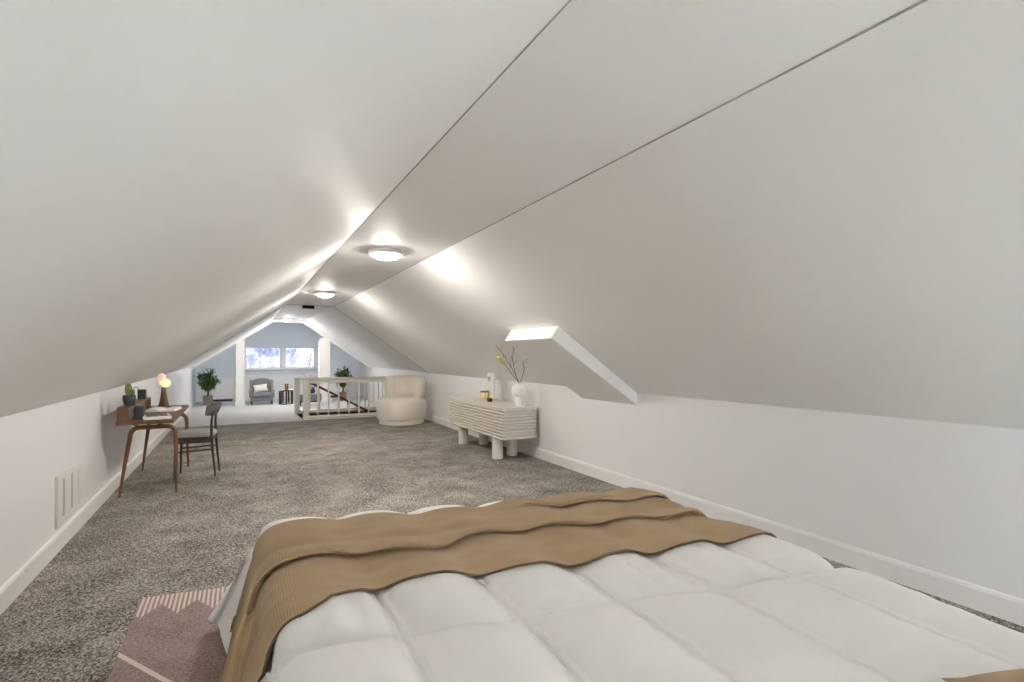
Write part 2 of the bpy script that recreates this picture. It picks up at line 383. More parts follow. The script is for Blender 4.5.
# header closing the step between bay two and the alcove, its edges the white trim
def arch_trim(w, t):
    pts = [(XL, KL2), (RL, ZC2), (RR, ZC2), (XR, KR2)]
    inn = [(XL+.0, KL2-w*1.25), (RL+w*.33, ZC2-w), (RR-w*.33, ZC2-w), (XR, KR2-w*1.25)]
    return pts + inn[::-1]
struct(MB().prism(arch_trim(.060, 0), 'y', Y1-.02, Y1+.05).build('trim_1', 'bright'))
# posts that carry the alcove opening
for i, (x0, x1, zt) in enumerate(((-.097, .098, 1.80), (2.09, 2.36, 1.80))):
    mb = MB(); mb.box(x0, x1, Y1-.01, Y1+.22, 0, zt + (.1 if i else .05)); mb.box(x0-.03, x1+.03, Y1-.04, Y1+.25, 0, .14)
    struct(mb.build('column_%d' % (i+1), 'trim', bevel=.006))
struct(MB().box(2.055, 2.09, Y1-.02, Y1+.22, 0, 1.81).build('trim_2', 'bright', bevel=.004))
struct(MB().box(.098, .118, Y1-.02, Y1+.22, 0, 1.82).build('trim_3', 'bright', bevel=.004))
# window wall
WX0, WX1, WZ0, WZ1 = .12, 2.25, .985, 1.635
gw = MB()
def wallpiece(x0, x1, z0, z1): gw.box(x0, x1, Y2, Y2+.14, z0, z1)
wallpiece(XL-.1, WX0, .69, 2.8); wallpiece(WX1, XR+.1, .69, 2.8); wallpiece(WX0, WX1, WZ1, 2.8); wallpiece(WX0, WX1, .80, WZ0)
struct(gw.build('wall_window', 'blue_wall'))
struct(MB().box(-.15, 2.4, Y2-.05, Y2+.14, 0, .80).build('wall_window_lower', 'wall'))
lw = MB(); lw.box(XL, -.15, Y2+.0, Y2+.14, 0, .69); lw.box(2.4, XR, Y2, Y2+.14, 0, .69)
struct(lw.build('wall_window_sides', 'wall'))
for i, (x0, x1) in enumerate(((-1.0+.25, -.17), (2.42, 3.1))):
    mb = MB(); mb.box(x0, x1, Y2-.22, Y2, .07, .685); mb.box(x0-.01, x1+.01, Y2-.235, Y2, .66, .69)
    c = empty('low_cabinet', ((x0+x1)/2, Y2-.1, 0), ['low white cabinet under the blue wall behind the potted tree left of the window',
              'low white cabinet under the blue wall right of the window, behind the railing'][i], 'cabinet')
    o = mb.build('body', 'bright', c, bevel=.004, loc=(-(x0+x1)/2, -(Y2-.1), 0))
    MB().box(x0+.03, x1-.03, Y2-.18, Y2-.01, 0, .07).build('plinth', 'pot_dark', c, loc=(-(x0+x1)/2, -(Y2-.1), 0))
# windows
def window(n, x0, x1, z0, z1, y, stl, str_, th=.04):
    mb = MB()
    mb.box(x0, x0+stl, y, y+.07, z0, z1); mb.box(x1-str_, x1, y, y+.07, z0, z1)
    mb.box(x0+stl, x1-str_, y, y+.07, z0, z0+th); mb.box(x0+stl, x1-str_, y, y+.07, z1-th*.5, z1)
    w = struct(mb.build('window_%d' % n, 'bright', bevel=.004))
    p = MB().box(x0+stl-.005, x1-str_+.005, y+.03, y+.036, z0+th-.005, z1-th*.5+.005).build('pane', 'glass', w)
    return w
window(1, WX0, 1.145, WZ0, WZ1, Y2+.03, .06, .035)
window(2, 1.185, WX1, WZ0, WZ1, Y2+.03, .12, .12)
struct(MB().box(1.145, 1.185, Y2-.01, Y2+.12, WZ0, WZ1).build('trim_4', 'blue_wall'))
cs = MB(); cs.box(WX0-.06, WX1+.10, Y2-.02, Y2+.02, WZ1, WZ1+.09); cs.box(WX1, WX1+.10, Y2-.02, Y2+.02, WZ0, WZ1); cs.box(WX0-.06, WX0, Y2-.02, Y2+.02, WZ0, WZ1)
struct(cs.build('trim_5', 'blue_wall', bevel=.004))
struct(MB().box(WX0-.1, WX1+.14, Y2-.10, Y2+.03, WZ0-.05, WZ0).build('windowsill_1', 'bright', bevel=.006))
struct(MB().box(-.15, 2.4, Y2-.075, Y2-.0, .80, .825).build('trim_6', 'blue_wall', bevel=.004))
# rear wall behind the camera, with an unseen window added for its light
BX0, BX1, BZ0, BZ1 = 1.30, 3.10, .42, 1.27
bw = MB()
for a in ((XL-.1, BX0, 0, 2.6), (BX1, XR+.1, 0, 2.6), (BX0, BX1, 0, BZ0), (BX0, BX1, BZ1, 2.6)): bw.box(a[0], a[1], YB-.14, YB, a[2], a[3])
struct(bw.build('wall_back', 'wall'))
window(3, BX0, (BX0+BX1)/2, BZ0, BZ1, YB-.1, .06, .03); window(4, (BX0+BX1)/2, BX1, BZ0, BZ1, YB-.1, .03, .06)
# baseboards
def baseboard(name, side):
    x = XL if side < 0 else XR; d = -side
    prof = [(x, 0), (x+d*.018, 0), (x+d*.018, .112), (x+d*.013, .128), (x+d*.004, .135), (x, .135)]
    struct(MB().prism(prof, 'y', YB, Y1).build(name, 'trim'))
baseboard('baseboard_left', -1); baseboard('baseboard_right', 1)
struct(MB().box(XL, XR, YB, YB+.018, 0, .135).build('baseboard_back', 'trim', bevel=.004))
# boxed-in chase on the right slope
mS = (ZC-KR)/(XR-RR)
BY0, BY1 = 4.12, 5.08
tx, tz = 2.646, ZC-mS*(2.646-RR)
mb = MB().prism([(tx, tz), (tx-.078, tz-.113), (XR+.05, .888-.033), (XR+.05, KR+.2), (tx+.05, tz+.03)], 'y', BY0, BY1)
struct(mb.build('trim_chase', 'slope', bevel=.006))
# stair going down
st = MB()
n = 7
for k in range(n):
    x0 = HX0 + .0 + k*.28; zt = -.19*(k+1)
    st.box(x0, HX1+.1, HY0-.02, HY1+.02, zt-.19, zt)
struct(st.build('stairs', 'carpet'))
sw = MB(); sw.box(HX0-.1, HX1+.1, HY0-.1, HY0, -2, -.02); sw.box(HX0-.1, HX1+.1, HY1, HY1+.1, -2, -.02); sw.box(HX1, HX1+.1, HY0, HY1, -2, -.02); sw.box(HX0-.1, HX0, HY0, HY1, -2, -.02)
struct(sw.build('wall_stairwell', 'carpet'))
cb = MB(); cb.box(HX0, HX1, HY1, HY1+.05, -.03, .03); cb.box(HX0, HX1, HY0-.06, HY0+.0, -.03, .012)
struct(cb.build('trim_stairwell', 'cream_paint'))

# ------------------------------------------------------------------ ceiling lights
def ceiling_light(x, y, z, label):
    e = empty('ceiling_light', (x, y, z), label, 'ceiling light', 'flush ceiling lights along the ridge')
    MB().lathe([(.10, 0), (.150, 0), (.160, -.010), (.160, -.034), (.152, -.042), (.128, -.043), (.114, -.038), (.10, -.02)], seg=40).build('rim', 'trim', e, smooth=True)
    MB().lathe([(.112, -.032), (.112, -.044), (.106, -.056), (.090, -.068), (.062, -.077), (.03, -.081), (.001, -.082)], seg=40).build('diffuser', 'dome', e, smooth=True)
ceiling_light(1.197, 4.80, ZC, 'nearest round white flush ceiling light, largest on the flat ceiling strip')
ceiling_light(1.15, 8.37, ZC, 'middle round flush ceiling light, just before the small dark red box')
ceiling_light(1.127, 15.2, ZC2, 'farthest small ceiling light at the peak above the far window')

e = empty('alarm_box', (1.17, YS-.035, ZC-.041), 'small dark maroon box mounted at the ceiling peak where the far bay begins', 'alarm box')
MB().box(-.105, .105, -.02, .034, -.032, .032).build('housing', 'maroon', e, bevel=.006)
MB().box(-.112, .112, -.026, .034, -.040, -.031).build('base_strip', 'trim', e, bevel=.002)

# ------------------------------------------------------------------ wall register (vent)
e = empty('air_vent', (XL, 5.07, 0), 'white slotted air return vent low on the left knee wall', 'vent')
VY0, VY1, VZ0, VZ1 = -.30, .30, .165, .535
fr = MB(); MB().box(.0, .0175, VY0-.022, VY0-.012, VZ0-.0, VZ1+.004).build('side_bead', 'vent_paint', e, bevel=.002)
fr.box(0, .014, VY0, VY1, VZ0, VZ0+.045); fr.box(0, .014, VY0, VY1, VZ1-.045, VZ1)
fr.box(0, .014, VY0, VY0+.07, VZ0+.045, VZ1-.045); fr.box(0, .014, VY1-.07, VY1, VZ0+.045, VZ1-.045); 
fr.build('frame', 'vent_paint', e, bevel=.003)
MB().box(.0005, .0025, VY0+.06, VY1-.06, VZ0+.04, VZ1-.04).build('duct_back', 'void', e)
gp = MB()
for (a, b) in ((VY0+.07, -.155), (-.10, .055), (.11, VY1-.07)): gp.box(.0025, .0065, a, b, VZ0+.04, VZ1-.04)
ns = 15; zz0, zz1 = VZ0+.045, VZ1-.045
for k in range(ns+1):
    z = zz0 + (zz1-zz0)*k/ns
    for a, b in ((-.155, -.10), (.055, .11)): gp.box(.0025, .0048, a, b, z-.0045, z+.0045)
gp.build('grille', 'vent_paint', e)

# ------------------------------------------------------------------ rug
rb = MB().prism([(0, 0), (2.3, -.345), (2.3, -2.6), (0, -2.255)], 'z', 0, .010)
o = rb.build('area_rug', 'rug', bevel=.003, loc=(-.502, 3.623, 0.0))
tag(o, 'mauve patterned rug with pale striped edge sticking out from under the bed', 'rug')

# ------------------------------------------------------------------ bed
PL, PR, QF, QH = .10, 2.17, 2.95, .15
SH = -.2
def noise2(p, q, seed, n=10, f0=2, f1=9):
    r = np.random.default_rng(seed); out = np.zeros_like(p)
    for _ in range(n):
        f = r.uniform(f0, f1); a = r.uniform(0, 2*PI); ph = r.uniform(0, 2*PI)
        out += np.sin(f*(p*math.cos(a)+q*math.sin(a))+ph)/n*1.6
    return out
def smooth(a, b, x):
    t = np.clip((x-a)/(b-a), 0, 1); return t*t*(3-2*t)
def roll(t, r, flare):
    s = r - t
    th = np.clip(s/r, 0, PI/2)
    off = np.where(s <= 0, t, r - r*np.sin(th)); drop = r*(1-np.cos(th))
    ex = np.maximum(s - r*PI/2, 0)
    return off - flare*ex, drop + ex*np.sqrt(np.maximum(1-flare**2, .1))
def bed_base(a, b, r=.075):
    """cloth coordinates to a smooth draped sheet over the bed, plus normals"""
    cl = np.clip((b-QF+.35)/.5, 0, 1)
    oL, dL = roll(a-PL, r, .26+.24*cl)
    oF, dF = roll(QF-b, r, .12)
    PR = 2.125-.085*smooth(1.9, .9, b)
    oR, dR = roll(PR-a, r, .25)
    left = a < (PL+PR)/2
    p = np.where(left, PL+oL, PR-oR); dx = np.where(left, dL, dR)
    q = QF-oF
    drop = (dx**4+dF**4)**.25
    X = p; Y = q + SH*(np.clip(p, PL-.2, 2.4)-.1); Z = .525-drop
    A = np.stack([X, Y, Z], -1)
    du = np.gradient(A, axis=1); dv = np.gradient(A, axis=0)
    N = np.cross(du, dv); N /= (np.linalg.norm(N, axis=-1, keepdims=True)+1e-9)
    return A, N
SEAM_P = np.array([.43-.365*k for k in range(3, 0, -1)] + [.43+.362*k for k in range(0, 8)])
SEAM_Q = np.array([.78, 1.62, 2.42, 3.2])
def duvet_h(a, b):
    w = .008*np.sin(b*6+1)
    dp = np.min(np.abs(a[..., None]+w[..., None]-SEAM_P), -1)
    dq = np.min(np.abs(b[..., None]+.010*np.sin(a*8.6+1)[..., None]-SEAM_Q), -1)
    puff_p = 1-np.exp(-(dp/.050)**1.15); puff_q = 1-np.exp(-(dq/.045)**1.15)
    dome = np.clip(1-((.181-np.clip(dp, 0, .181))/.181)**2, 0, 1)
    und = 1-.45*smooth(2.0, 2.35, b)              # pressed flatter under the throw
    h = (.034*puff_p*puff_q+.030*dome*puff_q)*und
    # double stitched channel at the lengthwise seams
    h += (.011*np.exp(-((dp-.013)/.006)**2)-.004*np.exp(-(dp/.004)**2))*und
    h += .006*np.exp(-((dq-.010)/.006)**2)*und
    # pulled creases crossing the cells, strongest beside the seams
    cr = noise2(a*.9+b*.5, b*3.4, 3, 14, 7, 22); h += .0105*cr*np.exp(-dp/.15)*(1-np.exp(-dp/.012))*und
    # gathers in the band between seam and throw
    band = smooth(1.63, 1.69, b)*(1-smooth(1.84, 1.98, b))
    g = np.sin(a*2*PI/.125+.5*np.sin(b*9+a*3)+1.3*np.sin(a*4.1)); h += .0085*band*g*(.55+.45*np.sin(a*5.3+.4))
    h += .004*noise2(a, b, 11, 12, 3, 9)
    return h
def make_cloth(A, name, mat, solid, UV=None):
    h, w, _ = A.shape
    me = bpy.data.meshes.new(name)
    me.vertices.add(h*w); me.vertices.foreach_set('co', A.astype(np.float32).ravel())
    i, j = np.meshgrid(np.arange(h-1), np.arange(w-1), indexing='ij')
    F = np.stack([i*w+j, i*w+j+1, (i+1)*w+j+1, (i+1)*w+j], -1).reshape(-1, 4)
    me.loops.add(F.size); me.loops.foreach_set('vertex_index', F.ravel().astype(np.int32))
    me.polygons.add(len(F)); me.polygons.foreach_set('loop_start', np.arange(0, F.size, 4, dtype=np.int32))
    me.update(calc_edges=True); me.validate()
    if UV is not None:
        uvl = me.uv_layers.new(name='UVMap'); uvl.data.foreach_set('uv', UV.reshape(-1, 2)[F.ravel()].astype(np.float32).ravel())
    me.polygons.foreach_set('use_smooth', np.ones(len(F), bool))
    me.materials.append(MT[mat])
    o = bpy.data.objects.new(name, me); COL.objects.link(o)
    m = o.modifiers.new('solid', 'SOLIDIFY'); m.thickness = solid; m.offset = -1
    return o
# duvet
a, b = np.meshgrid(np.linspace(PL-.48, PR+.40, 430), np.linspace(QH+.1, QF+.42, 450))
A, N = bed_base(a, b)
side = smooth(0.0, .25, np.maximum(np.maximum(PL-a, a-PR), b-QF))
H = duvet_h(a, b)*(1-.75*side) + .012*side*noise2(a, b, 21, 10, 8, 18)
A = A + N*(H+.012)[..., None]
A[..., 2] = np.maximum(A[..., 2], .06)
o = make_cloth(A, 'duvet', 'duvet', .018)
tag(o, 'thick white quilted duvet spread over the bed, hanging at its corners', 'duvet')
# throw
aw = np.linspace(PL-.55, PR+.30, 420)
def near_edge(p): return 1.93+.014*np.sin(p*2*PI/.36+1.0)-.03*np.exp(-((p-1.1)/.35)**2)-.80*np.clip(.55-p, 0, .47)**1.6
def far_edge(p): return 2.765+.010*np.sin(p*5)+.06*smooth(.9, 2.0, p)-.05*smooth(.35, .05, p)-.04*smooth(PL, PL-.5, p)*0
tt = np.linspace(0, 1, 480)
a, tb = np.meshgrid(aw, tt)
nb, fb = near_edge(a), far_edge(a)
fb = fb - .30*np.clip(PL-a, 0, 1)
b = nb+(fb-nb)*tb
A, N = bed_base(a, b)
side = smooth(0.0, .25, np.maximum(np.maximum(PL-a, a-PR), b-QF))
pl1 = 2.375-.16*np.exp(-((a-.60)/.28)**2)+.016*np.sin(a*2*PI/.42+.6)-.42*smooth(.36, -.15, a)
pl2 = 2.655+.010*np.sin(a*9)
def overlap(pl, hgt, fade, amount):
    """the cloth doubles back over itself along the line pl: a rounded lip that overhangs towards the head"""
    d = b-pl
    up = smooth(-.006, .010, d)*np.exp(-np.maximum(d-.03, 0)/fade)
    rnd = 1-.35*np.exp(-np.maximum(d, 0)/.018)*smooth(-.006, .010, d)
    shift = -.060*smooth(-.004, .008, d)*np.exp(-np.maximum(d-.008, 0)/.07)*smooth(PL-.12, PL+.06, a)
    return hgt*up*amount, shift*amount, rnd
lip, sh1, r1 = overlap(pl1, .036, .32, np.ones_like(a))
lip2, sh2, r2 = overlap(pl2, .030, .20, smooth(1.2, 1.6, a))
A, N_ = bed_base(a, b+sh1+sh2)
H = duvet_h(a, b+sh1+sh2)*(1-.75*side)
Hs = H.copy()
for _ in range(90):      # the heavy cloth bridges the quilting
    P_ = np.pad(Hs, 1, mode='edge'); Hs = (P_[:-2, 1:-1]+P_[2:, 1:-1]+P_[1:-1, :-2]+P_[1:-1, 2:]+2*P_[1:-1, 1:-1])/6
H = np.maximum(Hs, H-.006)
A = A + N*(H+.029+lip*r1+lip2*r2+.006*noise2(a, b*2, 31, 10, 5, 13)+.03*side*(.5+.5*noise2(a, b, 5, 8, 10, 22))*smooth(PL, PL-.3, a))[..., None]
A[..., 2] = np.maximum(A[..., 2], .028)
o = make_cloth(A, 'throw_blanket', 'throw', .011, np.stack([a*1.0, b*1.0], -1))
o.data.materials.append(MT['throw_rim_shade']); o.modifiers['solid'].material_offset_rim = 1  # rim takes the darker colour that imitates shade below the edge
tag(o, 'tan knitted throw blanket laid across the foot of the bed with folded pleats', 'blanket')
# the bed itself
e = empty('bed', (0, 0, 0), 'low double bed under the white duvet, over the mauve rug', 'bed')
def sheared(mb):
    mb.v = [(x, y+SH*(x-.1), z) for x, y, z in mb.v]; return mb
sheared(MB().box(PL+.09, PR-.09, QH, QF-.09, .10, .26)).build('bed_base', 'base_fabric', e, bevel=.02)
sheared(MB().box(PL+.07, PR-.07, QH, QF-.07, .26, .49)).build('mattress', 'sheet', e, bevel=.05, bseg=4)
for x in (PL+.2, PR-.2):
    for y in (QH+.15, QF-.25):
        sheared(MB().lathe([(.03, .0), (.035, .10)], (x, y, .01), 14)).build('leg', 'dark_wood', e)
# tan pillow at the head
def pillow(name, w, d, t, mat, n=26, **kw):
    mb = MB()
    for sgn in (1, -1):
        u = np.linspace(-1, 1, n); uu, vv = np.meshgrid(u, u)
        bul = (np.clip(1-np.abs(uu)**2.6, 0, 1)*np.clip(1-np.abs(vv)**2.6, 0, 1))**.55
        k = 1-.06*(1-np.abs(uu)**2)*np.abs(vv)**3; k2 = 1-.06*(1-np.abs(vv)**2)*np.abs(uu)**3
        mb.grid(np.stack([uu*w/2*k2, vv*d/2*k, sgn*bul*t/2], -1))
    return mb.build(name, mat, smooth=True, weld=True, **kw)
def box_uv(o):
    me = o.data; uvl = me.uv_layers.new(name='UVMap')
    for l in me.loops:
        c = me.vertices[l.vertex_index].co; uvl.data[l.index].uv = (c.x*1.8, c.y*1.8)
o = pillow('pillow', .78, .48, .17, 'throw'); box_uv(o)
o.location = (1.70, .235, .64); o.rotation_euler = (math.radians(4), 0, math.radians(-22))
tag(o, 'tan knitted pillow at the head of the bed, just showing at the bottom corner', 'pillow')

# ------------------------------------------------------------------ desk
e = empty('writing_desk', (-.83, 6.75, 0), 'walnut writing desk with bent wood legs against the left wall', 'desk')
OX, OY = .83, -6.75
def D(mb): mb.v = [(x+OX, y+OY, z) for x, y, z in mb.v]; return mb
DX0, DX1, DY0, DY1 = -1.035, -.575, 6.03, 7.75
D(MB().prism(rounded_rect(DX0, DX1, DY0, DY1, .02, 3), 'z', .735, .77)).build('tabletop', 'walnut', e, bevel=.004)
def arch(y, lean):
    mb = MB(); xa, xb = -.965, -.585; zt = .675; r = .075
    pts = [(xa-.085, y-lean, 0.0), (xa-.040, y-lean*.5, .33), (xa, y, zt-r)]
    for k in range(1, 7):
        t = PI-PI/2*k/6; pts.append((xa+r+r*math.cos(t), y, zt-r+r*math.sin(t)))
    for k in range(0, 7):
        t = PI/2-PI/2*k/6; pts.append((xb-r+r*math.cos(t), y, zt-r+r*math.sin(t)))
    pts += [(xb+.004, y-lean*.5, .33), (xb+.008, y-lean, 0.0)]
    rad = [.013, .020] + [.026]*(len(pts)-4) + [.020, .013]
    return D(mb.tube(pts, rad, 12, (1.0, .85)))
arch(6.33, .03).build('leg_frame', 'bentwood', e, smooth=True)
arch(7.55, -.12).build('leg_frame', 'bentwood', e, smooth=True)
for y in (6.33, 7.55):
    for x in (-.92, -.72):
        D(MB().lathe([(.02, .695), (.018, .735)], (x, y, 0), 14)).build('spacer', 'black', e, smooth=True)
# shelf unit along the back of the top
def ring(poly_o, poly_i, y0, y1):
    mb = MB(); n = len(poly_o); vs = []
    for y in (y0, y1):
        vs += [(p[0], y, p[1]) for p in poly_o] + [(p[0], y, p[1]) for p in poly_i]
    fs = []
    for i in range(n):
        j = (i+1) % n
        fs += [(i, j, n+j, n+i), (2*n+i, 3*n+i, 3*n+j, 2*n+j), (i, 2*n+i, 2*n+j, j), (n+i, n+j, 3*n+j, 3*n+i)]
    return mb.add(vs, fs)
SX0, SX1 = -1.03, -.932
D(MB().prism(rounded_rect(SX0, SX1, .77, .905, .03), 'y', 6.05, 6.075)).build('shelf_end', 'walnut', e, bevel=.003)
sh = MB(); sh.box(SX0, SX1, 6.075, 7.42, .888, .905); sh.box(SX0, SX1, 6.075, 7.42, .771, .785); sh.box(SX0, SX0+.015, 6.075, 7.42, .785, .888); sh.box(SX0, SX1, 7.405, 7.42, .785, .888); sh.box(SX0, SX1, 6.98, 6.995, .785, .888)
D(sh).build('shelf_box', 'walnut', e, bevel=.002)
for y0, y1 in ((6.08, 6.525), (6.53, 6.975)):
    dr = D(MB().box(SX1-.03, SX1-.002, y0+.003, y1-.003, .788, .885)).build('drawer', 'slate', e, bevel=.003)
    D(MB().box(SX1-.002, SX1+.006, (y0+y1)/2-.03, (y0+y1)/2+.03, .834, .842)).build('drawer_pull', 'black', dr, bevel=.002)
# cactus
e = empty('potted_cactus', (-.972, 6.32, .905), 'small green cactus in charcoal bowl pot at the near end of the desk shelf', 'cactus')
MB().lathe([(.030, 0), (.042, .006), (.053, .04), (.055, .075), (.052, .098), (.046, .098), (.046, .088)], seg=24).build('pot', 'pot_dark', e, smooth=True)
MB().lathe([(.046, .080), (.045, .090), (.001, .092)], seg=20).build('soil', 'soil', e)
cm = MB()
def ribbed(mb, c, r, h, ribs=9):
    prof = [(.55, 0), (.85, .15), (1, .4), (1, .65), (.85, .83), (.5, .96), (.02, 1)]
    seg = ribs*4; vs = []; fs = []
    for rr, z in prof:
        for k in range(seg):
            a_ = 2*PI*k/seg; q = r*rr*(1+.10*math.cos(ribs*a_)); vs.append((c[0]+q*math.cos(a_), c[1]+q*math.sin(a_), c[2]+z*h))
    for i in range(len(prof)-1):
        for k in range(seg): fs.append((i*seg+k, i*seg+(k+1) % seg, (i+1)*seg+(k+1) % seg, (i+1)*seg+k))
    mb.add(vs, fs)
ribbed(cm, (-.006, 0, .088), .028, .125); ribbed(cm, (.030, 0, .088), .016, .065)
cm.build('cactus_body', 'cactus', e, smooth=True)
# black speaker box with wire loop
e = empty('desk_speaker', (-.972, 7.10, .905), 'black upright box with grey side standing on the middle of the desk shelf', 'box')
MB().box(-.040, .036, -.045, .045, 0, .108).build('body', 'black', e, bevel=.006)
MB().box(.036, .040, -.038, .040, .008, .10).build('side_panel', 'grey_plastic', e, bevel=.002)
MB().tube([(-.03, -.02, .10), (-.035, -.06, .135), (-.045, -.12, .142), (-.055, -.17, .128), (-.06, -.19, .10)], .004, 8).build('wire_loop', 'black', e, smooth=True)
# pencil cup
e = empty('pencil_cup', (-.888, 6.31, .77), 'square charcoal pencil cup on the near end of the desk', 'pencil cup')
mb = MB(); ro = rounded_rect(-.038, .038, -.040, .040, .016, 4); ri = rounded_rect(-.033, .033, -.035, .035, .012, 4); n = len(ro)
vs = [(x, y, 0) for x, y in ro] + [(x, y, .118) for x, y in ro] + [(x, y, .118) for x, y in ri] + [(x, y, .01) for x, y in ri]
fs = [tuple(range(n))[::-1]] + [(k*n+i, k*n+(i+1) % n, (k+1)*n+(i+1) % n, (k+1)*n+i) for k in range(3) for i in range(n)] + [tuple(range(3*n, 4*n))]
mb.add(vs, fs).build('cup', 'pot_dark', e, smooth=True)
for k, (dx, dy, lx, ly) in enumerate(((-.02, .01, -.03, .01), (.0, -.02, .02, -.02), (.02, .015, .03, .02))):
    p0 = np.array([-.888+dx*.5, 6.31+dy*.5, .785]); p1 = np.array([-.888+dx+lx*.5, 6.31+dy+ly*.5, .785+.145])
    o = MB().tube([p0, p0+(p1-p0)*.9, p1], [.0038, .0038, .0008], 6).build('pencil', 'pencil')
    tag(o, 'copper coloured pencil standing in the charcoal pencil cup', 'pencil', 'pencils in the desk cup')
# table lamp
e = empty('table_lamp', (-.825, 7.60, .77), 'lit table lamp with cone wooden base and blush glass capsule shade on the desk', 'lamp')
MB().lathe([(.066, 0), (.062, .012), (.046, .06), (.036, .12), (.027, .19), (.020, .26), (.001, .262)], seg=28, sx=.95).build('lamp_base', 'walnut', e, smooth=True)
MB().tube([(-.02, -.01, .255), (-.012, -.012, .29), (.0, -.014, .31), (.004, -.014, .32)], .011, 10).build('neck', 'walnut', e, smooth=True)
sm = MB()
for c, r in (((0, 0), 1),):
    pts = [(-.012, -.01, .262), (-.016, -.008, .29), (-.018, -.006, .33), (-.018, -.004, .368), (-.016, -.002, .388), (-.012, 0, .400), (-.010, .0, .404)]
    sm.tube(pts, [.028, .040, .045, .043, .034, .020, .004], 20)
sm.build('lamp_shade', 'lamp_shell', e, smooth=True)
MB().ball((.022, -.030, .288), .052, .052, .052, 22, 14).build('bulb_globe', 'lamp_bulb', e, smooth=True)
# open book
e = empty('open_book', (-.765, 7.08, .77), 'thick open white book lying on the far part of the desk', 'book', rz=math.radians(-6))
MB().box(-.145, .145, -.165, .165, 0, .006).build('cover', 'paper', e, bevel=.002)
for sg in (-1, 1):
    pr = [(0, .006)] + [(sg*.14*t, .006+.030*(1-(1-t)**3)*(1-.35*t)) for t in np.linspace(.05, 1, 8)] + [(sg*.14, .006)]
    MB().prism(pr if sg > 0 else pr[::-1], 'y', -.158, .158).build('pages', 'paper', e, smooth=True)
# magazine with dark picture
e = empty('magazine', (-.745, 6.30, .77), 'white magazine with dark plant picture on its cover, near end of desk', 'magazine', rz=math.radians(10))
MB().box(-.115, .115, -.20, .20, 0, .022).build('pages', 'paper', e, bevel=.003)
MB().box(-.085, .095, -.10, .17, .022, .0235).build('cover_picture', 'photo_print', e)

# ------------------------------------------------------------------ desk chair
ca = math.radians(174)
e = empty('dining_chair', (-.455, 7.08, 0), 'dark wooden chair with grey seat pad pulled up to the desk', 'chair', rz=ca)
e.scale = (.90, .84, 1.05)   # local +x is the front
legs = [((.205, -.19), (.19, -.18), .43), ((.205, .19), (.19, .18), .43)]
for (x, y), (x1, y1), h in legs:
    MB().tube([(x, y, 0), ((x+x1)/2, (y+y1)/2, .25), (x1, y1, h)], [.010, .014, .017], 10).build('leg', 'frame_dark', e, smooth=True)
for sg in (-1, 1):
    MB().tube([(-.245, sg*.19, 0), (-.215, sg*.185, .28), (-.20, sg*.18, .45), (-.20, sg*.165, .60), (-.212, sg*.15, .70)], [.010, .015, .018, .015, .012], 10).build('leg', 'frame_dark', e, smooth=True)
ap = MB()
ap.box(-.20, .19, -.185, -.163, .375, .435); ap.box(-.20, .19, .163, .185, .375, .435); ap.box(.17, .192, -.18, .18, .385, .435); ap.box(-.21, -.188, -.18, .18, .385, .435)
ap.build('seat_frame', 'frame_dark', e, bevel=.004)
for sg in (-1, 1):
    MB().tube([(.198, sg*.184, .285), (-.205, sg*.184, .30)], .009, 8).build('stretcher', 'frame_dark', e, smooth=True)
MB().tube([(-.0, -.184, .292), (-.0, .184, .292)], .009, 8).build('stretcher', 'frame_dark', e, smooth=True)
mb = MB(); u = np.linspace(0, 1, 9)
prf = [(.86, .437), (.98, .445), (1.0, .462), (.985, .480), (.93, .491), (.7, .499), (.35, .502), (.01, .502)]
out = rounded_rect(-.225, .225, -.215, .215, .10, 7); n = len(out)
vs = [(x*k, y*k, z) for k, z in prf for x, y in out]
fs = [tuple(range(n))[::-1]] + [(i*n+j, i*n+(j+1) % n, (i+1)*n+(j+1) % n, (i+1)*n+j) for i in range(len(prf)-1) for j in range(n)] + [tuple(range((len(prf)-1)*n, len(prf)*n))]
mb.add(vs, fs).build('seat', 'grey_fabric', e, smooth=True)
# curved back, deep at the middle and tapering at the ends
rows = []
for k in range(17):
    ph = math.radians(-66+132*k/16); R = .205
    cx, cy = -.055-R*math.cos(ph), R*math.sin(ph)
    nx, ny = -math.cos(ph), math.sin(ph)
    hh = .048+.022*math.cos(ph); th = .014; lean = .030
    row = []
    for q in range(12):
        t = 2*PI*q/12; oo = th*math.cos(t); zz = hh*math.sin(t)
        row.append((cx+nx*(oo+lean*zz/hh), cy+ny*(oo+lean*zz/hh), (.725+zz)))
    rows.append(row)
mb = MB(); vs = [p for r in rows for p in r]; fs = []
for i in range(16):
    for q in range(12): fs.append((i*12+q, i*12+(q+1) % 12, (i+1)*12+(q+1) % 12, (i+1)*12+q))
fs += [tuple(range(12))[::-1], tuple(16*12+q for q in range(12))]
mb.add(vs, fs).build('backrest', 'slate', e, smooth=True)

# ------------------------------------------------------------------ sideboard
BXa, BXb, BYa, BYb, BZa, BZb = 2.99, 3.535, 6.0, 7.95, .283, .712
e = empty('sideboard', ((BXa+BXb)/2, (BYa+BYb)/2, 0), 'greige ribbed sideboard on four round legs against the right wall', 'sideboard')
cx, cy = (BXa+BXb)/2, (BYa+BYb)/2
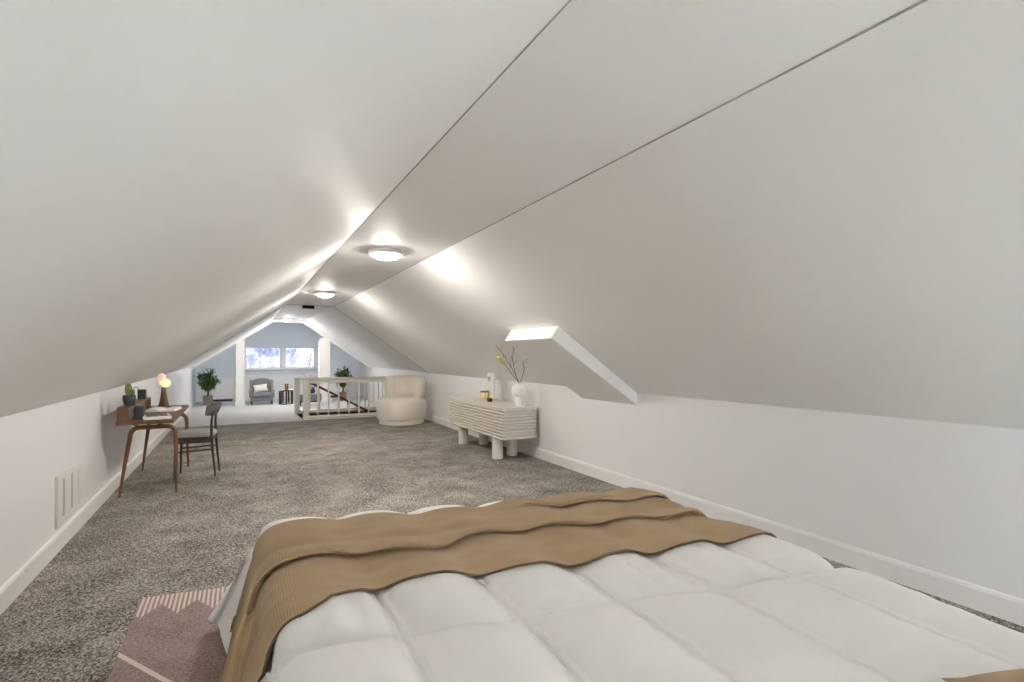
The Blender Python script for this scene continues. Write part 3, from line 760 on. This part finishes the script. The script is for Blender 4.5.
# ribbed body: half-round ribs swept around a rounded rectangle
nr = 10; hb = (BZb-.024-BZa)
prof = []
for k in range(nr):
    z0 = BZa+hb*k/nr; dz = hb/nr
    for t, o_ in ((0.0, -.030), (.30, -.030), (.31, -.010), (.36, -.003), (.45, .002), (.60, .0045), (.75, .0045), (.88, .002), (.96, -.003), (.995, -.012), (1.0, -.030)):
        prof.append((o_, z0+dz*min(t, .999)))
vs = []; fs = []
base_poly = rounded_rect(-1, 1, -1, 1, .0001, 1)
def outl(off):
    return rounded_rect(BXa-cx-off+.012, BXb-cx+off-.012, BYa-cy-off+.012, BYb-cy+off-.012, .022+off, 4)
n = len(outl(0))
for off, z in prof: vs += [(x, y, z) for x, y in outl(off)]
m_ = len(prof)
fs = [(i*n+j, i*n+(j+1) % n, (i+1)*n+(j+1) % n, (i+1)*n+j) for i in range(m_-1) for j in range(n)] + [tuple(range(n))[::-1], tuple((m_-1)*n+j for j in range(n))]
MB().add(vs, fs).build('body', 'greige', e, smooth=True)
MB().prism(rounded_rect(BXa-cx, BXb-cx, BYa-cy, BYb-cy, .03, 5), 'z', BZb-.024, BZb).build('top', 'greige', e, bevel=.006, bseg=3)
for x, y in ((3.085, 6.32), (3.37, 6.44), (3.12, 7.62), (3.38, 7.42)):
    MB().lathe([(.071, .002), (.075, .006), (.075, BZa+.004)], (x-cx, y-cy, 0), 28).build('leg', 'greige', e, smooth=True)
# vase with three-column foot
VX, VYY = 3.36, 6.20
e = empty('vase', (VX, VYY, BZb), 'white round vase on a three column foot at the near end of the sideboard', 'vase')
MB().lathe([(.03, .120), (.075, .132), (.103, .165), (.111, .205), (.104, .245), (.078, .276), (.048, .289), (.046, .300), (.050, .318), (.042, .318), (.040, .296), (.001, .292)], seg=36).build('bowl', 'ceramic', e, smooth=True)
for k in range(3):
    a_ = 2*PI*k/3+2.0
    MB().lathe([(.036, 0), (.037, .14)], (.036*math.cos(a_), .036*math.sin(a_), .001), 20).build('foot_column', 'ceramic', e, smooth=True)
# flowering branches leaning into the room
neck = np.array([VX, VYY, BZb+.30])
ct, stn, fpx = .88600, .46340, 520.0
tips = [((2.93, 5.30, 1.43), 0), ((2.86, 5.62, 1.40), 1), ((2.88, 5.60, 1.47), 1), ((3.08, 5.25, 1.28), 2)]
BR_T = [(2.744, 5.201, 1.496), (2.929, 5.973, 1.368), (2.719, 5.611, 1.514), (2.987, 5.428, 1.329)]
labs = ['tallest flowering twig with one yellow bloom at its tip, in the white vase', 'left leaning twig with a pair of yellow blooms, in the white vase',
        'thin twig with pale faded bloom leaning farthest left in the white vase', 'shortest twig on the near side of the white vase with a tiny bloom']
for k, tp in enumerate(BR_T):
    tp = np.array(tp); e = empty('flowering_branch', tuple(neck), labs[k], 'branch', 'twigs in the white vase')
    d = tp-neck
    pts = [np.array([0, 0, -.12]), np.zeros(3)]
    mid = d*.45+np.array([.06*(k-1.5), .03, .06])
    pts += bez((0, 0, 0), mid, d, 9)[1:]
    MB().tube(pts, list(np.linspace(.0055, .0028, len(pts))), 7).build('stem', 'stem', e, smooth=True)
    for q, (i, s_) in enumerate(((len(pts)-2, .012), (len(pts)-4, .010), (len(pts)-5, .008))):
        MB().tube([pts[i], pts[i]+np.array([.02*(-1)**q, -.01, .03]), pts[i]+np.array([.03*(-1)**q, -.02, .05])], [.003, .002, .001], 6).build('side_twig', 'stem', e, smooth=True)
        MB().ball(tuple(pts[i]+np.array([.03*(-1)**q, -.02, .052])), .006, .006, .009, 8, 6).build('bud', 'stem', e, smooth=True)
    spots = {0: [d], 1: [d, d*.93+np.array([.02, -.01, -.03])], 2: [d], 3: [d]}[k]
    for c in spots:
        f = MB(); r_ = .030 if k < 2 else .016
        for j in range(5):
            a_ = 2*PI*j/5; f.ball((c[0]+r_*.5*math.cos(a_), c[1]+r_*.5*math.sin(a_), c[2]+.006), r_*.52, r_*.52, r_*.6, 8, 6)
        f.ball((c[0], c[1], c[2]), r_*.4, r_*.4, r_*.8, 8, 6)
        f.build('blossom', 'yellow', e, smooth=True)
# framed print leaning at the back
e = empty('picture_frame', (3.375, 7.18, BZb), 'tall white framed print standing on the sideboard behind the candle', 'picture frame')
e.rotation_euler = (0, math.radians(4), math.radians(-6))
MB().box(-.016, .016, -.15, .15, .002, .41).build('frame', 'paper', e, bevel=.004)
MB().box(-.0172, -.0155, -.128, .128, .022, .39).build('print', 'paper', e)
tx_ = MB()
for (y0, y1, z0, z1) in ((.10, .07, .30, .345), (.085, .075, .345, .352), (.055, .047, .29, .35), (.04, .02, .335, .345), (.04, .03, .30, .312), (.0, -.012, .30, .35), (-.012, -.03, .342, .35), (-.012, -.026, .30, .306), (.10, -.03, .282, .286)):
    tx_.box(-.0184, -.0168, min(y0, y1), max(y0, y1), z0, z1)
tx_.build('print_marks', 'ink', e)
e = empty('candle', (3.30, 7.22, BZb), 'butter yellow candle tumbler with wooden lid on the sideboard', 'candle')
MB().lathe([(.058, .001), (.063, .006), (.063, .120), (.060, .124)], seg=30).build('tumbler', 'candle', e, smooth=True)
MB().lathe([(.064, .120), (.065, .124), (.065, .136), (.063, .139)], seg=30).build('lid', 'lid', e, smooth=True)
o = MB().lathe([(.032, .001), (.037, .004), (.041, .045), (.042, .054), (.037, .054), (.034, .02), (.001, .018)], seg=24).build('votive_holder', 'votive', smooth=True, loc=(3.255, 6.93, BZb))
tag(o, 'small dark brown glass votive in front of the framed print on the sideboard', 'candle holder')

# ------------------------------------------------------------------ lounge chair
e = empty('lounge_chair', (2.945, 10.52, 0), 'plump cream boucle lounge chair in front of the stair railing', 'lounge chair')
def sqlathe(prof, seg=40, ex=2.6, k=1.0):
    mb = MB(); vs = []; fs = []
    for r, z in prof:
        for j in range(seg):
            a_ = 2*PI*j/seg; c_, s_ = math.cos(a_), math.sin(a_)
            q = r/((abs(c_)**ex+abs(s_)**ex)**(1/ex)); vs.append((q*c_, q*s_, z))
    n = len(prof)
    fs = [(i*seg+j, i*seg+(j+1) % seg, (i+1)*seg+(j+1) % seg, (i+1)*seg+j) for i in range(n-1) for j in range(seg)] + [tuple(range(seg))[::-1], tuple((n-1)*seg+j for j in range(seg))]
    return mb.add(vs, fs)
fa = math.radians(20)
sqlathe([(.405, .0), (.42, .012), (.42, .085), (.41, .095)]).rot(fa).build('plinth', 'boucle', e, smooth=True)
sqlathe([(.41, .095), (.43, .103), (.443, .14), (.449, .20), (.451, .30), (.449, .39), (.440, .450), (.418, .495), (.38, .530), (.30, .550), (.2, .558), (.01, .560)], ex=3.2).rot(fa).build('seat', 'boucle', e, smooth=True)
rows = []; K = 40
for k in range(K+1):
    t = k/K; ph = math.radians(-58+190*t)
    endr = min(1, math.sqrt(max(0, 1-(1-min(t, 1-t)/.09)**2)) if min(t, 1-t) < .09 else 1)
    endr = max(endr, .04)
    row = []
    for q in range(20):
        a_ = 2*PI*q/20; c_, s_ = math.cos(a_), math.sin(a_)
        pr = 1/((abs(c_)**2.9+abs(s_)**2.9)**(1/2.9))
        rr = .355+.135*pr*c_*endr ; zz = .73+.245*pr*s_*(.75+.25*endr)*(1 if endr > .05 else .3)
        row.append((rr*math.cos(ph), rr*math.sin(ph), zz))
    rows.append(row)
mb = MB(); vs = [p for r in rows for p in r]
fs = [(i*20+q, i*20+(q+1) % 20, (i+1)*20+(q+1) % 20, (i+1)*20+q) for i in range(K) for q in range(20)] + [tuple(range(20))[::-1], tuple(K*20+q for q in range(20))]
mb.add(vs, fs).build('backrest', 'boucle', e, smooth=True)

# ------------------------------------------------------------------ stair railing
def railing(y, x0, x1, label, xs, zb=.03, post=.115):
    e = empty('stair_railing', (x0, y, 0), label, 'railing')
    MB().box(-post/2, post/2, -post/2, post/2, 0, .868).build('newel_post', 'cream_paint', e, bevel=.006)
    MB().prism([(-.045, .785), (.045, .785), (.045, .835), (.03, .85), (-.03, .85), (-.045, .835)], 'x', 0, x1-x0).build('top_rail', 'cream_paint', e)
    MB().box(post/2, x1-x0, -.035, .035, zb, zb+.05).build('bottom_rail', 'cream_paint', e, bevel=.004)
    for x in xs:
        MB().box(x-x0-.0145, x-x0+.0145, -.0145, .0145, zb+.05, .795).build('baluster', 'cream_paint', e)
    return e
xs = [1.507+.2185*k for k in range(9)]
railing(12.01, 1.262, 3.55, 'near cream painted railing along the stairwell beside the boucle chair', xs)
railing(13.42, 1.21, 3.55, 'far cream painted railing on the window side of the stairwell', [1.50+.2185*k for k in range(9)])
e = empty('stair_handrail', (1.56, 13.28, .70), 'sloping dark red wooden handrail running down into the stairwell', 'handrail')
MB().tube([(-.06, 0, .02), (.0, 0, 0), (.06, 0, -.03), (.9, 0, -.49), (1.85, 0, -1.01)], .026, 12).build('rail', 'red_wood', e, smooth=True)
for x, z in ((.03, -.012), (.8, -.435), (1.5, -.82)):
    MB().tube([(x, 0, z-.02), (x, .0, z-.07), (x, .08, z-.08)], .009, 8).build('bracket', 'black', e, smooth=True)

# ------------------------------------------------------------------ wing armchair by the window
e = empty('wing_armchair', (.55, 16.52, 0), 'slate grey wingback armchair facing the room below the far window', 'armchair')
MB().prism(rounded_rect(-.29, .29, -.27, .25, .04), 'z', .095, .215).build('seat_base', 'arm_fabric', e, bevel=.02, bseg=3)
MB().prism(rounded_rect(-.245, .245, -.305, .16, .06), 'z', .215, .345).build('seat_cushion', 'arm_fabric', e, bevel=.04, bseg=4)
mb = MB(); bp_ = [(-.235, .215)] + [(-.235, .60), (-.225, .665)] + [(.225*math.sin(math.radians(a_)), .675+.06*math.cos(math.radians(a_))) for a_ in np.linspace(-75, 75, 11)] + [(.225, .665), (.235, .60), (.235, .215)]
mb.prism(bp_[::-1], 'y', .13, .27).build('backrest', 'arm_fabric', e, bevel=.03, bseg=4)
for sg in (-1, 1):
    wing = [(.25, .30), (-.03, .33), (-.05, .42), (.02, .47), (.03, .55), (.06, .66), (.12, .70), (.25, .695)]
    MB().prism(wing, 'x', sg*.235, sg*.305).build('wing', 'arm_fabric', e, bevel=.025, bseg=4)
    MB().tube([(sg*.28, -.255, .36), (sg*.285, -.1, .37), (sg*.28, .12, .38)], [.05, .05, .045], 14).build('armrest', 'arm_fabric', e, smooth=True)
    MB().box(sg*.28-.04, sg*.28+.04, -.255, .15, .19, .35).build('arm_panel', 'arm_fabric', e, bevel=.02, bseg=3)
for x in (-.26, .26):
    for y in (-.235, .22):
        MB().lathe([(.016, .0), (.026, .10)], (x, y, 0), 12).build('leg', 'dark_wood', e, smooth=True)
o = pillow('lumbar_pillow', .36, .22, .10, 'beige_pillow')
o.location = (.52, 16.465, .455); o.rotation_euler = (math.radians(68), math.radians(-7), math.radians(4))
tag(o, 'beige lumbar pillow tilted on the grey wingback armchair', 'pillow')
# drum side table
e = empty('side_table', (1.165, 16.15, 0), 'round dark slatted side table right of the wingback armchair', 'side table')
MB().lathe([(.195, .375), (.205, .380), (.205, .400), (.197, .405)], seg=36).build('table_top', 'dark_wood', e, smooth=True)
MB().lathe([(.195, .0), (.20, .005), (.20, .022), (.19, .025)], seg=36).build('base_ring', 'dark_wood', e, smooth=True)
for k in range(7):
    a_ = 2*PI*k/7+.2
    mb = MB().box(.165, .190, -.022, .022, .02, .38); mb.rot(a_).build('slat', 'dark_wood', e, bevel=.003)
e = empty('amber_candle', (1.175, 16.10, .405), 'amber jar candle on a peach saucer, on the dark side table', 'candle')
MB().lathe([(.05, .001), (.085, .008), (.09, .022), (.085, .022), (.05, .012), (.001, .012)], seg=28).build('saucer', 'peach', e, smooth=True)
MB().lathe([(.045, .012), (.052, .018), (.053, .165), (.048, .172), (.044, .172), (.044, .15), (.001, .148)], seg=28).build('jar', 'amber', e, smooth=True)
# ottoman behind the railing
e = empty('ottoman', (1.72, 15.5, 0), 'low slate grey ottoman on dark legs seen through the stair railing', 'ottoman')
MB().prism(rounded_rect(-.30, .30, -.22, .22, .07), 'z', .12, .33).build('cushion', 'arm_fabric', e, bevel=.04, bseg=4)
MB().prism(rounded_rect(-.28, .28, -.20, .20, .06), 'z', .09, .13).build('base_frame', 'dark_wood', e, bevel=.006)
for x in (-.24, .24):
    for y in (-.16, .16): MB().lathe([(.014, 0), (.022, .10)], (x, y, 0), 12).build('leg', 'dark_wood', e, smooth=True)
e = empty('leaf_vase', (1.80, 15.45, .33), 'dark vase with sparse plum coloured leaves standing on the ottoman', 'vase')
MB().lathe([(.04, .001), (.065, .03), (.07, .07), (.05, .12), (.028, .15), (.032, .17), (.026, .17), (.02, .15), (.001, .14)], seg=24).build('vase_body', 'pot_dark', e, smooth=True)
for k in range(6):
    a_ = k*1.05+.3; l_ = .16+.1*((k*37) % 5)/5
    d = np.array([math.cos(a_)*.30, math.sin(a_)*.14, l_*1.7]); p0 = np.array([0, 0, .12])
    sp_ = MB().tube([p0, p0+d*.5+np.array([0, 0, .05]), p0+d], [.003, .003, .002], 6).build('leaf_stem', 'leaf_dark', e, smooth=True)
    lf = MB()
    for t in (.5, .75, 1.0):
        for sgn in (-1, 1): lf.leaf(p0+d*t, (d[0]*2+sgn*.2, d[1]*2+.1*sgn, .08), (0, 0, 1), .075, .04)
    lf.build('leaves', 'leaf_dark', sp_)

# ------------------------------------------------------------------ potted trees
def potted_tree(x, y, label, pot, seed):
    r = random.Random(seed)
    e = empty('potted_tree', (x, y, 0), label, 'plant', 'leafy potted trees by the far window')
    MB().lathe([(.095, 0), (.11, .006), (.125, .24), (.128, .262), (.118, .262), (.112, .235)], seg=28).build('pot', pot, e, smooth=True)
    MB().lathe([(.112, .22), (.11, .235), (.001, .24)], seg=20).build('soil', 'soil', e)
    MB().tube([(0, 0, .22), (.01, .0, .36), (-.008, .005, .48), (.004, 0, .66)], [.026, .021, .018, .012], 10).build('trunk', 'bark', e, smooth=True)
    br = MB(); lf = MB()
    for k in range(60):
        th = r.uniform(0, 2*PI); zz = r.uniform(-.9, 1); rr = math.sqrt(1-zz*zz)*r.uniform(.55, 1)
        tip = np.array([.28*rr*math.cos(th), .28*rr*math.sin(th), .70+.28*zz])
        p0 = np.array([0, 0, .45+.2*r.random()])
        br.tube([p0, (p0+tip)/2+np.array([0, 0, .03]), tip], [.006, .004, .002], 5)
        for j in range(13):
            t = r.uniform(.45, 1.05); c = p0+(tip-p0)*t
            d = np.array([r.uniform(-1, 1), r.uniform(-1, 1), r.uniform(-.5, .6)])+(tip-p0)*1.5
            lf.leaf(c, d, (0, 0, 1), r.uniform(.08, .13), r.uniform(.038, .06), r.uniform(.1, .5))
    br.build('branches', 'bark', e); lf.build('foliage', 'leaf', e, smooth=True)
potted_tree(-.80, 16.86, 'bushy green potted tree in taupe pot in the far left corner', 'pot_taupe', 4)
potted_tree(2.80, 16.55, 'bushy green potted tree in dusty rose pot behind the stair railing', 'pot_pink', 9)

# ------------------------------------------------------------------ outdoors beyond the window
struct(MB().box(-80, 80, -40, 140, -6.4, -6.0).build('ground', 'ground'))
def house(x, y, w, d, h, label, zg=-6.0):
    e = empty('house', (x, y, zg), label, 'house', 'houses beyond the far window')
    MB().box(-w/2, w/2, 0, d, 0, h).build('walls', 'siding', e)
    MB().prism([(-w/2-.3, h-.1), (w/2+.3, h-.1), (0, h+w*.34)], 'y', -.3, d+.3).build('roof', 'roofing', e)
    for k in range(3):
        for z in (h-1.9, h-4.6):
            xx = -w/2+w*(k+.5)/3
            f = MB().box(xx-.5, xx+.5, -.08, 0, z-.1, z+1.3).build('window', 'siding', e); MB().box(xx-.4, xx+.4, -.12, -.04, z, z+1.2).build('pane', 'dark_glass', f)
house(-.4, 62, 4.2, 8, 8.2, 'white gabled house beyond the left side of the right-hand window')
house(3.6, 66, 4.6, 8, 7.4, 'smaller white house beyond the far window, right of the taller house')
def bare_tree(x, y, h, label, seed):
    r = random.Random(seed); mb = MB()
    def grow(p, d, L, rad, lev):
        d = d/np.linalg.norm(d); q = p+d*L
        m_ = (p+q)/2+np.array([r.uniform(-1, 1), r.uniform(-1, 1), 0])*L*.06
        mb.tube([p, m_, q], [rad, rad*.85, rad*.65], 5 if lev < 3 else 4)
        if lev >= 6: return
        for _ in range(3 if lev else 5):
            nd = d+np.array([r.uniform(-1, 1), r.uniform(-1, 1), r.uniform(-.25, .6)])*.75
            grow(p+d*L*r.uniform(.55, 1), nd, L*r.uniform(.6, .8), rad*.58, lev+1)
    grow(np.array([0, 0, 0.]), np.array([0, 0, 1.]), h*.36, h*.016, 0)
    o = mb.build('bare_tree', 'hazy_bark', loc=(x, y, -6))
    tag(o, label, 'tree', 'bare trees beyond the far window')
for i, (x, y, h, lb) in enumerate(((-5.2, 40, 12.5, 'hazy lavender bare tree beyond the left edge of the left-hand window'), (-2.6, 44, 13, 'hazy lavender bare tree beyond the middle of the left-hand window'),
        (-.9, 38, 12, 'hazy lavender bare tree beyond the right half of the left-hand window'), (1.3, 48, 13, 'hazy lavender bare tree above the houses in the right-hand window'), (2.6, 40, 12, 'hazy lavender bare tree at the right edge of the right-hand window'))):
    bare_tree(x, y, h, lb, 20+i)

# ------------------------------------------------------------------ light
w = bpy.data.worlds.new('overcast'); S.world = w; w.use_nodes = True
nt = w.node_tree; bg = nt.nodes['Background']
tc = nt.nodes.new('ShaderNodeTexCoord'); sp = nt.nodes.new('ShaderNodeSeparateXYZ'); rp = nt.nodes.new('ShaderNodeValToRGB')
nt.links.new(tc.outputs['Generated'], sp.inputs[0]); nt.links.new(sp.outputs['Z'], rp.inputs[0]); nt.links.new(rp.outputs[0], bg.inputs['Color'])
rp.color_ramp.elements[0].color = (0.86, 0.88, 1.0, 1); rp.color_ramp.elements[1].color = (0.62, 0.76, 1.0, 1)
bg.inputs['Strength'].default_value = 3.4
def area(name, loc, rot, sx, sy, power, col, spread=PI):
    l = bpy.data.lights.new(name, 'AREA'); l.shape = 'RECTANGLE'; l.size = sx; l.size_y = sy; l.energy = power; l.color = col; l.spread = spread
    o = bpy.data.objects.new(name, l); COL.objects.link(o); o.location = loc; o.rotation_euler = rot; return o
# fill lamp added at the unseen rear window, standing in for daylight
area('fill_back_window', ((BX0+BX1)/2, YB+.02, (BZ0+BZ1)/2), (math.radians(90), 0, PI), 1.7, .76, 680, (0.935, 0.965, 1.0))
# hazy low sun added to brighten the alcove through the far window
sl = bpy.data.lights.new('alcove_fill_sun', 'SUN'); sl.energy = 3.0; sl.angle = math.radians(40); sl.color = (0.86, 0.93, 1.0)
so = bpy.data.objects.new('alcove_fill_sun', sl); COL.objects.link(so); so.rotation_euler = (math.radians(-62), 0, math.radians(6)); so.location = (1, 40, 20)
# portal for the far window
l = area('far_window_portal', ((WX0+WX1)/2, Y2+.13, (WZ0+WZ1)/2), (math.radians(90), 0, 0), WX1-WX0, WZ1-WZ0, 1, (1, 1, 1))
l.data.cycles.is_portal = True

# ------------------------------------------------------------------ camera
cd = bpy.data.cameras.new('camera'); cam = bpy.data.objects.new('camera', cd); COL.objects.link(cam)
cd.sensor_width = 36; cd.lens = 36*520/1024; cd.shift_y = 14/1024; cd.clip_start = .02; cd.clip_end = 400
cam.location = (0, 0, 1.4); cam.rotation_euler = (PI/2, 0, -math.atan(272/520))
S.camera = cam
S.view_settings.view_transform = 'Standard'; S.view_settings.look = 'None'; S.view_settings.gamma = 1; S.view_settings.use_curve_mapping = False
S.view_settings.exposure = 1.78
S.cycles.max_bounces = 12; S.cycles.diffuse_bounces = 8; S.cycles.transparent_max_bounces = 12
S.cycles.sample_clamp_indirect = 6
